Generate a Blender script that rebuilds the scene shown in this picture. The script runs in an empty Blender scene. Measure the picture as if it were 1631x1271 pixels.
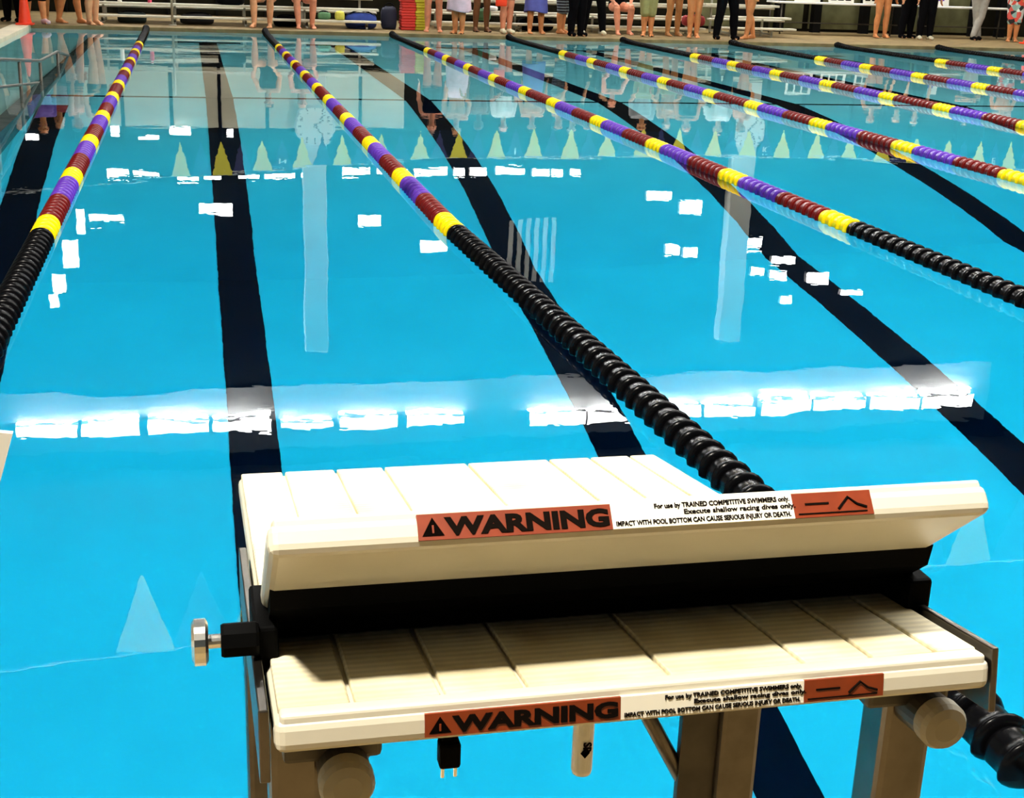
import bpy, bmesh, math, random
from mathutils import Vector, Matrix
random.seed(7)
R = math.radians
S = bpy.context.scene
C = S.collection

# ------------------------------------------------------------------ camera
cam_d = bpy.data.cameras.new('camera'); cam = bpy.data.objects.new('camera', cam_d); C.objects.link(cam)
FPX, PITCH, YAW, ROLL, CAMZ = 2152.885, R(17.8935), R(13.5279), R(2.11006), 1.33977
cam_d.sensor_fit = 'HORIZONTAL'; cam_d.sensor_width = 36.0
cam_d.lens = 36.0 * FPX / 1631.0
cam_d.clip_start = 0.05; cam_d.clip_end = 200
fwd = Vector((math.sin(YAW) * math.cos(PITCH), math.cos(YAW) * math.cos(PITCH), -math.sin(PITCH)))
rgt = Vector((math.cos(YAW), -math.sin(YAW), 0)); upv = rgt.cross(fwd)
r2 = math.cos(ROLL) * rgt + math.sin(ROLL) * upv
u2 = -math.sin(ROLL) * rgt + math.cos(ROLL) * upv
m3 = Matrix((r2, u2, -fwd)).transposed()
cam.matrix_world = Matrix.Translation((0, 0, CAMZ)) @ m3.to_4x4()
S.camera = cam

# ------------------------------------------------------------------ world, exposure
w = bpy.data.worlds.new('world'); S.world = w; w.use_nodes = True
w.node_tree.nodes['Background'].inputs[0].default_value = (0.8, 0.9, 1.0, 1)
w.node_tree.nodes['Background'].inputs[1].default_value = 0.1
S.view_settings.view_transform = 'Standard'; S.view_settings.look = 'None'
S.view_settings.gamma = 1; S.view_settings.use_curve_mapping = False
S.view_settings.exposure = 0.0
S.cycles.use_denoising = True
S.cycles.caustics_reflective = False
S.cycles.caustics_refractive = True
S.cycles.max_bounces = 10; S.cycles.transmission_bounces = 8; S.cycles.diffuse_bounces = 4
S.cycles.sample_clamp_indirect = 20

PANEL_L = 9.2      # added luminous ceiling panels, out of view, that light the pool
KEY_L = 1280.0       # compact high-bay lamp behind the block
WALL_L = 14.0       # light panels on the far wall
HALL_Z = 10.0

# ------------------------------------------------------------------ materials
def nodes(m):
    m.use_nodes = True
    return m.node_tree.nodes, m.node_tree.links, m.node_tree.nodes['Principled BSDF']
def mat(name, col, rough=0.5, metal=0.0, var=0.0, scale=8.0, bump=0.0, spec=0.5, coat=0.0):
    m = bpy.data.materials.new(name); n, l, p = nodes(m)
    p.inputs['Base Color'].default_value = (*col, 1); p.inputs['Roughness'].default_value = rough
    p.inputs['Metallic'].default_value = metal; p.inputs['Specular IOR Level'].default_value = spec
    if coat: p.inputs['Coat Weight'].default_value = coat
    if var or bump:
        tc = n.new('ShaderNodeTexCoord'); nz = n.new('ShaderNodeTexNoise')
        nz.inputs['Scale'].default_value = scale; nz.inputs['Detail'].default_value = 5
        l.new(tc.outputs['Object'], nz.inputs['Vector'])
        if var:
            rp = n.new('ShaderNodeValToRGB')
            rp.color_ramp.elements[0].position = 0.3; rp.color_ramp.elements[1].position = 0.7
            rp.color_ramp.elements[0].color = (*[max(0, c * (1 - var)) for c in col], 1)
            rp.color_ramp.elements[1].color = (*[min(1, c * (1 + var)) for c in col], 1)
            l.new(nz.outputs['Fac'], rp.inputs['Fac']); l.new(rp.outputs['Color'], p.inputs['Base Color'])
        if bump:
            b = n.new('ShaderNodeBump'); b.inputs['Strength'].default_value = bump; b.inputs['Distance'].default_value = 0.01
            l.new(nz.outputs['Fac'], b.inputs['Height']); l.new(b.outputs['Normal'], p.inputs['Normal'])
    return m
def emis(name, col, strength):
    m = bpy.data.materials.new(name); m.use_nodes = True; n = m.node_tree.nodes; l = m.node_tree.links
    n.remove(n['Principled BSDF']); e = n.new('ShaderNodeEmission')
    e.inputs[0].default_value = (*col, 1); e.inputs[1].default_value = strength
    l.new(e.outputs[0], n['Material Output'].inputs[0]); return m

M = {}
def plastic_planks():
    # moulded plank: fine anti-slip ribs running across the board
    m = bpy.data.materials.new('ribbed_plastic'); n, l, p = nodes(m)
    tc = n.new('ShaderNodeTexCoord'); wv = n.new('ShaderNodeTexWave'); wv.bands_direction = 'Y'
    wv.inputs['Scale'].default_value = 33; wv.inputs['Distortion'].default_value = 0.3
    nz = n.new('ShaderNodeTexNoise'); nz.inputs['Scale'].default_value = 14; nz.inputs['Detail'].default_value = 6
    l.new(tc.outputs['Object'], wv.inputs['Vector']); l.new(tc.outputs['Object'], nz.inputs['Vector'])
    rp = n.new('ShaderNodeValToRGB'); rp.color_ramp.elements[0].position = .3; rp.color_ramp.elements[1].position = .62
    rp.color_ramp.elements[0].color = (.58, .48, .28, 1); rp.color_ramp.elements[1].color = (.78, .71, .50, 1)
    l.new(nz.outputs['Fac'], rp.inputs['Fac'])
    mx = n.new('ShaderNodeMix'); mx.data_type = 'RGBA'; mx.blend_type = 'MULTIPLY'; mx.inputs[0].default_value = .20
    l.new(rp.outputs['Color'], mx.inputs[6]); l.new(wv.outputs['Color'], mx.inputs[7]); l.new(mx.outputs[2], p.inputs['Base Color'])
    b = n.new('ShaderNodeBump'); b.inputs['Strength'].default_value = .2; b.inputs['Distance'].default_value = .0012
    l.new(wv.outputs['Fac'], b.inputs['Height']); l.new(b.outputs['Normal'], p.inputs['Normal'])
    p.inputs['Roughness'].default_value = .45
    return m
M['plank'] = plastic_planks()
M['plastic'] = mat('cream_plastic', (.56, .52, .41), .4, var=.07, scale=9)
M['black'] = mat('black_plastic', (.0015, .0015, .0015), .6, spec=.03)
M['black_rubber'] = mat('black_rubber', (.012, .012, .013), .6, var=.2)
M['steel'] = mat('brushed_steel', (.15, .13, .105), .33, 1.0, var=.15, scale=30)
M['steel_dull'] = mat('dull_steel', (.10, .088, .07), .5, .8, var=.2, scale=20)
M['cap'] = mat('grey_end_cap', (.33, .29, .21), .6, var=.08)
M['chrome'] = mat('bright_bolt_steel', (.8, .78, .72), .25, 1.0)
M['orange'] = mat('label_orange', (.19, .026, .004), .4, var=.12, scale=60)
M['label_white'] = mat('label_white', (.78, .74, .62), .4)
M['ink'] = mat('label_ink', (.006, .004, .003), .9, spec=0)
M['white_pvc'] = mat('white_pvc', (.80, .77, .70), .35)
def floatmat(name, col):
    return mat(name, col, .30, spec=.22, var=.12, scale=40)
M['f_black'] = mat('float_black', (.002, .002, .0025), .22, spec=.10)
M['f_yellow'] = floatmat('float_yellow', (.95, .64, .0))
M['f_red'] = floatmat('float_maroon', (.13, .004, .003))
M['f_purple'] = floatmat('float_purple', (.105, .030, .36))
M['cable'] = mat('steel_cable', (.35, .34, .32), .4, .9)
M['pool'] = mat('pool_plaster', (.80, .93, .93), .7, var=.04, scale=1.5)
M['ramp'] = mat('ramp_plaster', (.92, .93, .84), .7, var=.06, scale=2)
M['tile_black'] = mat('black_pool_tile', (.003, .005, .012), .9, spec=0)
M['tile_dark'] = mat('dark_curb_tile', (.20, .14, .12), .5, var=.3, scale=6)
M['deck'] = mat('tan_deck_tile', (.20, .14, .062), .6, var=.3, scale=5, bump=.1, spec=.15)
M['coping'] = mat('pale_coping', (.70, .60, .42), .5, var=.12, scale=6)
M['wall_dark'] = mat('far_wall_lower', (.014, .013, .008), .9, var=.3, scale=2, spec=.05)
M['wall_up'] = mat('far_wall_paint', (.014, .020, .024), .9, var=.1, scale=.8, spec=.05)
M['wall'] = mat('hall_wall_paint', (.30, .32, .30), .8, var=.08, scale=.6)
M['olive'] = mat('olive_wall_panel', (.17, .17, .085), .8, var=.25, scale=3, spec=.1)
M['panelwall'] = mat('pale_wall_panel', (.62, .60, .47), .7, var=.08, scale=2)
M['ceil'] = mat('ceiling_paint', (.05, .055, .06), .9)
M['column'] = mat('white_column_paint', (.58, .58, .53), .6, var=.05, scale=2)
M['mullion'] = mat('dark_mullion', (.006, .006, .006), .8, spec=.1)
M['bench'] = mat('bench_aluminium', (.66, .62, .50), .4, .3, var=.08, scale=10)
M['bench_leg'] = mat('bench_frame_metal', (.42, .40, .32), .45, .5)
M['cone'] = mat('orange_cone', (.95, .045, .005), .45)
M['white'] = mat('white_paint', (.82, .80, .74), .5)
M['dark'] = mat('dark_cloth', (.003, .003, .004), .9, spec=.05)
M['lamp_housing'] = mat('lamp_housing', (.55, .55, .55), .5)
M['e_panel'] = emis('added_panel_light', (1, .98, .93), PANEL_L)
M['e_key'] = emis('high_bay_light', (1, .93, .80), KEY_L)
M['e_down'] = emis('wall_wash_light', (1, 1, .98), 330.0)
M['wash'] = mat('haze_reflector_paint', (.34, .35, .35), .8)
M['e_far_added'] = emis('far_added_light', (1, .93, .82), 170.0)
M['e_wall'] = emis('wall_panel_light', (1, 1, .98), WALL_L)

# ------------------------------------------------------------------ mesh helpers
def finish(bm, smooth=False):
    bmesh.ops.recalc_face_normals(bm, faces=bm.faces)
    if smooth:
        for f in bm.faces: f.smooth = True
    return bm
def tomesh(name, bm):
    me = bpy.data.meshes.new(name); bm.to_mesh(me); bm.free(); return me
def obj(name, bm, m, parent=None, loc=(0, 0, 0), rot=(0, 0, 0), smooth=False):
    if isinstance(bm, bmesh.types.BMesh):
        finish(bm, smooth); me = tomesh(name, bm)
    else: me = bm
    o = bpy.data.objects.new(name, me); C.objects.link(o)
    o.location = loc; o.rotation_euler = rot
    if m is not None and not me.materials: me.materials.append(M[m] if isinstance(m, str) else m)
    if parent is not None: o.parent = parent
    return o
def share(name, me, parent=None, loc=(0, 0, 0), rot=(0, 0, 0), m=None):
    o = bpy.data.objects.new(name, me); C.objects.link(o); o.location = loc; o.rotation_euler = rot
    if parent is not None: o.parent = parent
    if m is not None:
        if not me.materials: me.materials.append(None)
        o.material_slots[0].link = 'OBJECT'; o.material_slots[0].material = M[m] if isinstance(m, str) else m
    return o
def tag(o, label=None, cat=None, group=None, kind=None):
    if label: o['label'] = label
    if cat: o['category'] = cat
    if group: o['group'] = group
    if kind: o['kind'] = kind
    return o
def empty(name, loc=(0, 0, 0), rz=0):
    o = bpy.data.objects.new(name, None); C.objects.link(o); o.location = loc; o.rotation_euler = (0, 0, rz); o.empty_display_size = .1
    return o
def copy_tree(o, parent=None):
    c = o.copy(); C.objects.link(c); c.parent = parent
    for ch in list(o.children): copy_tree(ch, c)
    return c
def box(x0, x1, y0, y1, z0, z1, bev=0.0, seg=2, bm=None):
    b = bmesh.new()
    vs = [b.verts.new((x, y, z)) for x in (x0, x1) for y in (y0, y1) for z in (z0, z1)]
    for f in ((0, 1, 3, 2), (4, 6, 7, 5), (0, 4, 5, 1), (2, 3, 7, 6), (0, 2, 6, 4), (1, 5, 7, 3)):
        b.faces.new([vs[i] for i in f])
    if bev: bmesh.ops.bevel(b, geom=list(b.edges), offset=bev, segments=seg, affect='EDGES', profile=.5)
    if bm is None: return b
    me = bpy.data.meshes.new('t'); b.to_mesh(me); b.free(); bm.from_mesh(me); bpy.data.meshes.remove(me)
    return bm
def prism(poly, x0, x1, bm=None):      # polygon in (y, z) extruded along x
    b = bm or bmesh.new()
    A = [b.verts.new((x0, y, z)) for y, z in poly]; B = [b.verts.new((x1, y, z)) for y, z in poly]
    b.faces.new(A); b.faces.new(list(reversed(B))); n = len(poly)
    for i in range(n): b.faces.new((A[i], B[i], B[(i + 1) % n], A[(i + 1) % n]))
    return b
def tube(p0, p1, r0, r1=None, seg=16, bm=None, caps=True):
    b = bm or bmesh.new(); r1 = r0 if r1 is None else r1
    p0, p1 = Vector(p0), Vector(p1); d = (p1 - p0).normalized()
    a = d.orthogonal().normalized(); c = d.cross(a)
    rings = []
    for p, r in ((p0, r0), (p1, r1)):
        rings.append([b.verts.new(p + r * (math.cos(t) * a + math.sin(t) * c)) for t in [2 * math.pi * i / seg for i in range(seg)]])
    for i in range(seg): b.faces.new((rings[0][i], rings[0][(i + 1) % seg], rings[1][(i + 1) % seg], rings[1][i]))
    if caps: b.faces.new(list(reversed(rings[0]))); b.faces.new(rings[1])
    return b
def polytube(pts, r, seg=10, bm=None):
    b = bm or bmesh.new(); pts = [Vector(p) for p in pts]; prev = None; n0 = None
    for i, p in enumerate(pts):
        d = (pts[min(i + 1, len(pts) - 1)] - pts[max(i - 1, 0)]).normalized()
        a = n0 - d * n0.dot(d) if n0 else d.orthogonal()
        a.normalize(); n0 = a; c = d.cross(a)
        ring = [b.verts.new(p + r * (math.cos(t) * a + math.sin(t) * c)) for t in [2 * math.pi * k / seg for k in range(seg)]]
        if prev:
            for k in range(seg): b.faces.new((prev[k], prev[(k + 1) % seg], ring[(k + 1) % seg], ring[k]))
        else: b.faces.new(list(reversed(ring)))
        prev = ring
    b.faces.new(prev); return b
def lathe(prof, seg=24, axis='Z', bm=None, off=(0, 0, 0)):   # prof: list of (radius, height), open at ends -> capped
    b = bm or bmesh.new(); off = Vector(off); rings = []
    for r, h in prof:
        ring = []
        for i in range(seg):
            t = 2 * math.pi * i / seg; a, c = r * math.cos(t), r * math.sin(t)
            v = {'Z': (a, c, h), 'Y': (a, h, c), 'X': (h, a, c)}[axis]
            ring.append(b.verts.new(Vector(v) + off))
        rings.append(ring)
    for A, B in zip(rings, rings[1:]):
        for i in range(seg): b.faces.new((A[i], A[(i + 1) % seg], B[(i + 1) % seg], B[i]))
    b.faces.new(list(reversed(rings[0]))); b.faces.new(rings[-1])
    return b
def text_mesh(body, size, sx=1.0, bold=0.0, align='LEFT', extr=.0003):
    cu = bpy.data.curves.new('t', 'FONT'); cu.body = body; cu.size = size; cu.align_x = align; cu.offset = bold; cu.extrude = extr; cu.resolution_u = 3
    o = bpy.data.objects.new('t', cu); C.objects.link(o)
    me = bpy.data.meshes.new_from_object(o.evaluated_get(bpy.context.evaluated_depsgraph_get()))
    bpy.data.objects.remove(o); bpy.data.curves.remove(cu)
    for v in me.vertices: v.co.x *= sx
    me.materials.clear()
    return me

# ================================================================== the setting
XL, XR, YN, YF = -2.6, 18.6, 1.45, 24.8       # pool rim
DECK = .06
def struct(name, bm, m, parent=None, smooth=False):
    o = obj(name, bm, m, parent, smooth=smooth)
    if parent is None: o['kind'] = 'structure'
    return o
# pool basin
prof = [(YN - .3, -3.85), (9.9, -3.85), (14.8, -1.12), (YF + .3, -1.12)]
pf = struct('pool_floor', prism(prof + [(YF + .3, -4.3), (YN - .3, -4.3)], XL - .3, XR + .3), 'pool')
struct('pool_wall_left', box(XL - .3, XL, YN - .3, YF + .3, -4.25, -.03), 'pool')
struct('pool_wall_right', box(XR, XR + .3, YN - .3, YF + .3, -4.25, -.03), 'pool')
struct('pool_wall_near', box(XL - .3, XR + .3, YN - .3, YN, -4.25, -.03), 'pool')
struct('pool_wall_far', box(XL - .3, XR + .3, YF, YF + .3, -4.25, -.03), 'pool')
LANES = [.28, 2.39, 4.56, 6.70, 8.85, 11.0, 13.15, 15.3]
def strip(x0, x1, y0, y1, m='tile_black', dz=.006):
    def zf(y):
        for (a, za), (b_, zb) in zip(prof, prof[1:]):
            if a <= y <= b_: return za + (zb - za) * (y - a) / (b_ - a)
    ys = [y0] + [y for y, _ in prof if y0 < y < y1] + [y1]
    b = bmesh.new(); prev = None
    for y in ys:
        r = [b.verts.new((x0, y, zf(y) + dz)), b.verts.new((x1, y, zf(y) + dz)), b.verts.new((x1, y, zf(y) - .02)), b.verts.new((x0, y, zf(y) - .02))]
        if prev:
            for i in range(4): b.faces.new((prev[i], prev[(i + 1) % 4], r[(i + 1) % 4], r[i]))
        else: b.faces.new(r)
        prev = r
    b.faces.new(list(reversed(prev)))
    return b
for x in LANES:
    obj('lane_marking', strip(x - .14, x + .14, 3.2, 23.1), 'tile_black', pf)
    obj('lane_marking_cross', strip(x - .52, x + .52, 23.1, 23.36), 'tile_black', pf)
obj('lane_marking', strip(-1.48, -1.20, 3.2, 14.3), 'tile_black', pf)
obj('depth_break_line', strip(-1.5, XR - .02, 14.78, 14.88, dz=.012), 'tile_black', pf)
# submerged ramp along the left wall
rp_ = struct('pool_ramp', prism([(9.5, -.42), (23.5, -.95), (23.5, -1.6), (9.5, -3.9)], XL - .05, -1.56), 'ramp')
obj('ramp_curb', prism([(9.5, -.32), (23.5, -.85), (23.5, -1.4), (9.5, -1.4)], -1.6, -1.46), 'tile_dark', rp_)
# water body
wb = box(XL - .12, XR + .12, YN - .12, YF + .12, -4.6, 0)
water = struct('pool_water', wb, None)
wm = bpy.data.materials.new('pool_water'); wm.use_nodes = True
n = wm.node_tree.nodes; l = wm.node_tree.links; n.remove(n['Principled BSDF'])
gl = n.new('ShaderNodeBsdfGlass'); gl.inputs['IOR'].default_value = 1.333; gl.inputs['Roughness'].default_value = 0.0
gl.inputs['Color'].default_value = (1, 1, 1, 1)
tc = n.new('ShaderNodeTexCoord'); nz = n.new('ShaderNodeTexNoise'); nz.inputs['Scale'].default_value = .9; nz.inputs['Detail'].default_value = 2.0
nz.inputs['Roughness'].default_value = .4
bp = n.new('ShaderNodeBump'); bp.inputs['Strength'].default_value = 1.0; bp.inputs['Distance'].default_value = .0028
nz2 = n.new('ShaderNodeTexNoise'); nz2.inputs['Scale'].default_value = 4.5; nz2.inputs['Detail'].default_value = 3.0
bp2 = n.new('ShaderNodeBump'); bp2.inputs['Strength'].default_value = 1.0; bp2.inputs['Distance'].default_value = .00028
l.new(tc.outputs['Object'], nz.inputs['Vector']); l.new(nz.outputs['Fac'], bp.inputs['Height']); l.new(tc.outputs['Object'], nz2.inputs['Vector'])
l.new(nz2.outputs['Fac'], bp2.inputs['Height']); l.new(bp.outputs['Normal'], bp2.inputs['Normal']); l.new(bp2.outputs['Normal'], gl.inputs['Normal'])
va = n.new('ShaderNodeVolumeAbsorption'); va.inputs['Color'].default_value = (.01, .892, .993, 1); va.inputs['Density'].default_value = .45
l.new(gl.outputs[0], n['Material Output'].inputs['Surface']); l.new(va.outputs[0], n['Material Output'].inputs['Volume'])
water.data.materials.append(wm)

# decks
def deck(name, x0, x1, y0, y1, z=DECK): return struct(name, box(x0, x1, y0, y1, -.35, z), 'deck')
deck('floor_far', -9, 24, YF + .3, 34); deck('floor_left', -9, XL - .3, -8, YF + .3)
deck('floor_right', XR + .3, 24, -8, YF + .3); deck('floor_near', XL - .3, XR + .3, -8, YN - .3, .12)
struct('trim_1', box(XL - .3, XL, YN, YF, -.03, DECK + .004, .01), 'coping')
struct('trim_2', box(XL - .3, XR + .3, YF, YF + .3, -.03, DECK + .004, .01), 'deck')
struct('trim_3', box(XL - .3, XR + .3, YN - .3, YN, -.03, .124, .01), 'coping')
struct('trim_4', box(XR, XR + .3, YN, YF, -.03, DECK + .004, .01), 'coping')
# hall shell
WY = 30.0
struct('wall_left', box(-9.2, -9, -8, 34, -.3, HALL_Z), 'wall')
struct('wall_right', box(24, 24.2, -8, 34, -.3, HALL_Z), 'wall')
struct('wall_near', box(-9.2, 24.2, -8.2, -8, -.3, HALL_Z), 'wall_up')
wf = struct('wall_far', box(-9.2, 24.2, WY, WY + .2, 2.3, HALL_Z), 'wall_up')
wl = struct('wall_far_base', box(-9.2, 24.2, WY, WY + .2, -.3, 2.3), 'wall_dark')
for i in range(7):
    x = -2.4 + i * 1.0
    obj('wall_panel', box(x, x + .93, WY - .04, WY + .02, 1.0, 2.25, .01), 'panelwall', wl)
    obj('mullion', box(x - .05, x - .01, WY - .07, WY + .02, .06, 2.5), 'mullion', wl)
for i in range(9):
    x = 5.2 + i * 1.45
    obj('wall_panel', box(x, x + 1.3, WY - .04, WY + .02, .12, .95, .01), 'wall_dark' if i in (0, 1, 2, 3) else 'olive', wl)
struct('ceiling', box(-9.2, 24.2, -8.2, 34, HALL_Z, HALL_Z + .2), 'ceil')
# white wall columns with round clocks
for i, (x, wd) in enumerate(((2.55, .5), (12.5, .55))):
    c_ = struct('wall_column', box(x - wd / 2, x + wd / 2, WY - .35, WY, DECK, 7.2, .02), 'column')
    obj('column_base', box(x - wd / 2 - .02, x + wd / 2 + .02, WY - .37, WY, DECK, 1.1), 'wall_dark', c_)
    k = empty('wall_clock', (x, WY - .35, 2.15))
    tag(k, 'round white pace clock on the %s white column of the far wall' % ('left' if i == 0 else 'right'), 'clock', 'pace clocks')
    obj('clock_case', lathe([(.44, 0), (.44, -.05), (.41, -.06)], 40, 'Y'), 'lamp_housing', k)
    obj('clock_face', lathe([(.40, -.055), (.40, -.065)], 40, 'Y'), 'white', k)
    for h in range(12):
        t = h * math.pi / 6
        b = box(-.012, .012, -.07, -.064, .30, .37); bmesh.ops.rotate(b, verts=b.verts, cent=(0, 0, 0), matrix=Matrix.Rotation(t, 3, 'Y'))
        obj('clock_tick', b, 'ink', k)
    for t, ln in ((.7, .26), (2.4, .33)):
        b = box(-.01, .01, -.078, -.072, -.04, ln); bmesh.ops.rotate(b, verts=b.verts, cent=(0, 0, 0), matrix=Matrix.Rotation(t, 3, 'Y'))
        obj('clock_hand', b, 'ink', k)
obj('reflector_band', box(-5.0, 20.0, WY - .02, WY + .02, 8.12, 9.6), 'wash', wf)  # pale reflector strip added below the fixtures to show their haze
for i in range(6):
    obj('louvre_bar', box(7.0 + i * .2, 7.1 + i * .2, WY - .06, WY + .02, 4.3, 5.8), 'column', wf)

# ------------------------------------------------------------------ lamps of the hall and lights added to it
def lamp(name, label, group, x, y, z, sx, sy, em, drop=.12):
    k = empty(name, (x, y, z)); tag(k, label, 'light', group)
    b = box(-sx / 2 - .04, sx / 2 + .04, -sy / 2 - .04, sy / 2 + .04, 0.012, drop); obj('housing', b, 'lamp_housing', k)
    obj('diffuser', box(-sx / 2, sx / 2, -sy / 2, sy / 2, 0, .01), em, k)
    return k
for ix, x in enumerate((4.6, 9.8, 15.0)):
    for iy, y in enumerate((3.5, 10.0)):
        lamp('added_light_panel', 'large square luminous panel added on the ceiling to light the pool', 'added ceiling panels', x, y, HALL_Z - .13, 4.9, 4.9, 'e_panel')  # added panels, sized and placed to brighten the pool floor
for x, wh in ((4.0, 'left'), (9.0, 'middle'), (14.0, 'right')):
    lamp('high_bay_or_added_lamp', 'compact added lamp over the far end of the pool, %s one' % wh, 'added far lamps', x, 22.6, HALL_Z - .31, .8, .8, 'e_far_added', .3)  # unseen lamps added for stronger contrast on the far deck
lamp('high_bay_or_added_lamp', 'compact high bay lamp on the ceiling behind the starting block', None, -2.4, -.9, HALL_Z - .31, .8, .8, 'e_key', .3)

# light panels on the far wall, seen only mirrored in the water
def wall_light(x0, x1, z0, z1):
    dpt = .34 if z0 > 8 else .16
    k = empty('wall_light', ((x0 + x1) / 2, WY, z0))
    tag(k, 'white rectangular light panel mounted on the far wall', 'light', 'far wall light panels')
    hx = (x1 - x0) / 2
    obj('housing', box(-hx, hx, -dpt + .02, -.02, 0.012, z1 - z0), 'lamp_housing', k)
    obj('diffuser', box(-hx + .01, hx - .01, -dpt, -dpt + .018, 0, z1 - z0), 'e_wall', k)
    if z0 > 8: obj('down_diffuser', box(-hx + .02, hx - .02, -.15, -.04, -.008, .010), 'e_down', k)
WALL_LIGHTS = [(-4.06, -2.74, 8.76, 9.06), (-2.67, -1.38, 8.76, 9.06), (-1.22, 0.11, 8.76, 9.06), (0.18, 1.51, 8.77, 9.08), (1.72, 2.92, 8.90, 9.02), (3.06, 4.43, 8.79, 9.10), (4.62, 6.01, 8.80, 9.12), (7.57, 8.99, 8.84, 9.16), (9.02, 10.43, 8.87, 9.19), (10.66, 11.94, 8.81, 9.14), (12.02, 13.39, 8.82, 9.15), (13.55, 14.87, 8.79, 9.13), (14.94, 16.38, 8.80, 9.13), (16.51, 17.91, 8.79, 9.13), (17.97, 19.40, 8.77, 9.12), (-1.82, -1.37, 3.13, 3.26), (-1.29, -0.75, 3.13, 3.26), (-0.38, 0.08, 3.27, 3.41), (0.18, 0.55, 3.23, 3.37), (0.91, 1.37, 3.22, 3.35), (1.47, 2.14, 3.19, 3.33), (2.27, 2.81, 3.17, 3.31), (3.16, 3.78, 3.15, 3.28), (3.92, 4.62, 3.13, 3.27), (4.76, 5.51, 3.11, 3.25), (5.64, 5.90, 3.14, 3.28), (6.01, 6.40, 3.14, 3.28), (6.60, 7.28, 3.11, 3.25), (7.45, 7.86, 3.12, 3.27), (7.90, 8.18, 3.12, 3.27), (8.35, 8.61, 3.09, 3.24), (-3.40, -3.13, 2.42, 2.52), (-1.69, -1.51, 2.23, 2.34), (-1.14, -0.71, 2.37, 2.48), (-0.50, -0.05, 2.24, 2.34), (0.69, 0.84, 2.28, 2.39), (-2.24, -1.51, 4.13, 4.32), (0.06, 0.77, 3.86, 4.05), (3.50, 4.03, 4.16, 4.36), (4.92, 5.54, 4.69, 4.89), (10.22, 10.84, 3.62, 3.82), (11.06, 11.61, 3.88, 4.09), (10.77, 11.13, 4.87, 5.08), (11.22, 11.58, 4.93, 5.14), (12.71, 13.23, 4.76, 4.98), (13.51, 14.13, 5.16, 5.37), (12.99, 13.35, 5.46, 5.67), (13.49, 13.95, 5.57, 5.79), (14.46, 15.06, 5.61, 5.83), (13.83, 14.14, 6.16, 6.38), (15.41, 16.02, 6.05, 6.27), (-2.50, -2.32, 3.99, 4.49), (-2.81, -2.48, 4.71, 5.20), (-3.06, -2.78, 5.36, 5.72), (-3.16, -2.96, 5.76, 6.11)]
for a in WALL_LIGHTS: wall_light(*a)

# ================================================================== starting block
PW, PL, PT = .508, .735, .027
SLOPE, WTILT = R(8.91), R(40)
blk = empty('starting_block', (.29, 1.05, .12))
tag(blk, 'white ribbed starting block with a raised rear wedge and two orange warning stickers', 'starting block')
def under(o, parent):      # keep world placement while parenting
    o.parent = parent
    base = Vector((0, 0, 0)); p = parent
    while p is not None: base += p.location; p = p.parent
    o.location = Vector(o.location) - base
    return o
def bpart(name, bm, m, loc=(0, 0, 0), rot=(0, 0, 0), smooth=False):
    o = obj(name, bm, m, None, loc, rot, smooth); return under(o, blk)
CUTS = [0, .102, .220, .331, .529, .726, .829, .928, 1.0]
def board(name, length, width, thick, loc, tilt, border):
    b = box(0, width, 0, length, -thick, -.004, .007, 3)
    o = bpart(name, b, 'plastic', loc, (-tilt, 0, 0))
    for a, c in zip(CUTS, CUTS[1:]):
        x0, x1 = a * width + (.0035 if a == 0 else .0016), c * width - (.0035 if c == 1 else .0016)
        obj('plank', box(x0, x1, border, length - .002, -.008, 0, .0018, 2), 'plank', o)
    obj('rear_lip', box(.004, width - .004, .002, border + .0004, -.012, -.0004, .0028, 3), 'plastic', o)
    return o
plat = board('platform', PL, PW, PT, (.036, .762, .881), SLOPE, .016)
wedge = board('rear_wedge', .205, .510, .026, (.036, .789 + .026 * math.sin(WTILT), .980 + .026 * math.cos(WTILT)), WTILT, .010)
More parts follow.
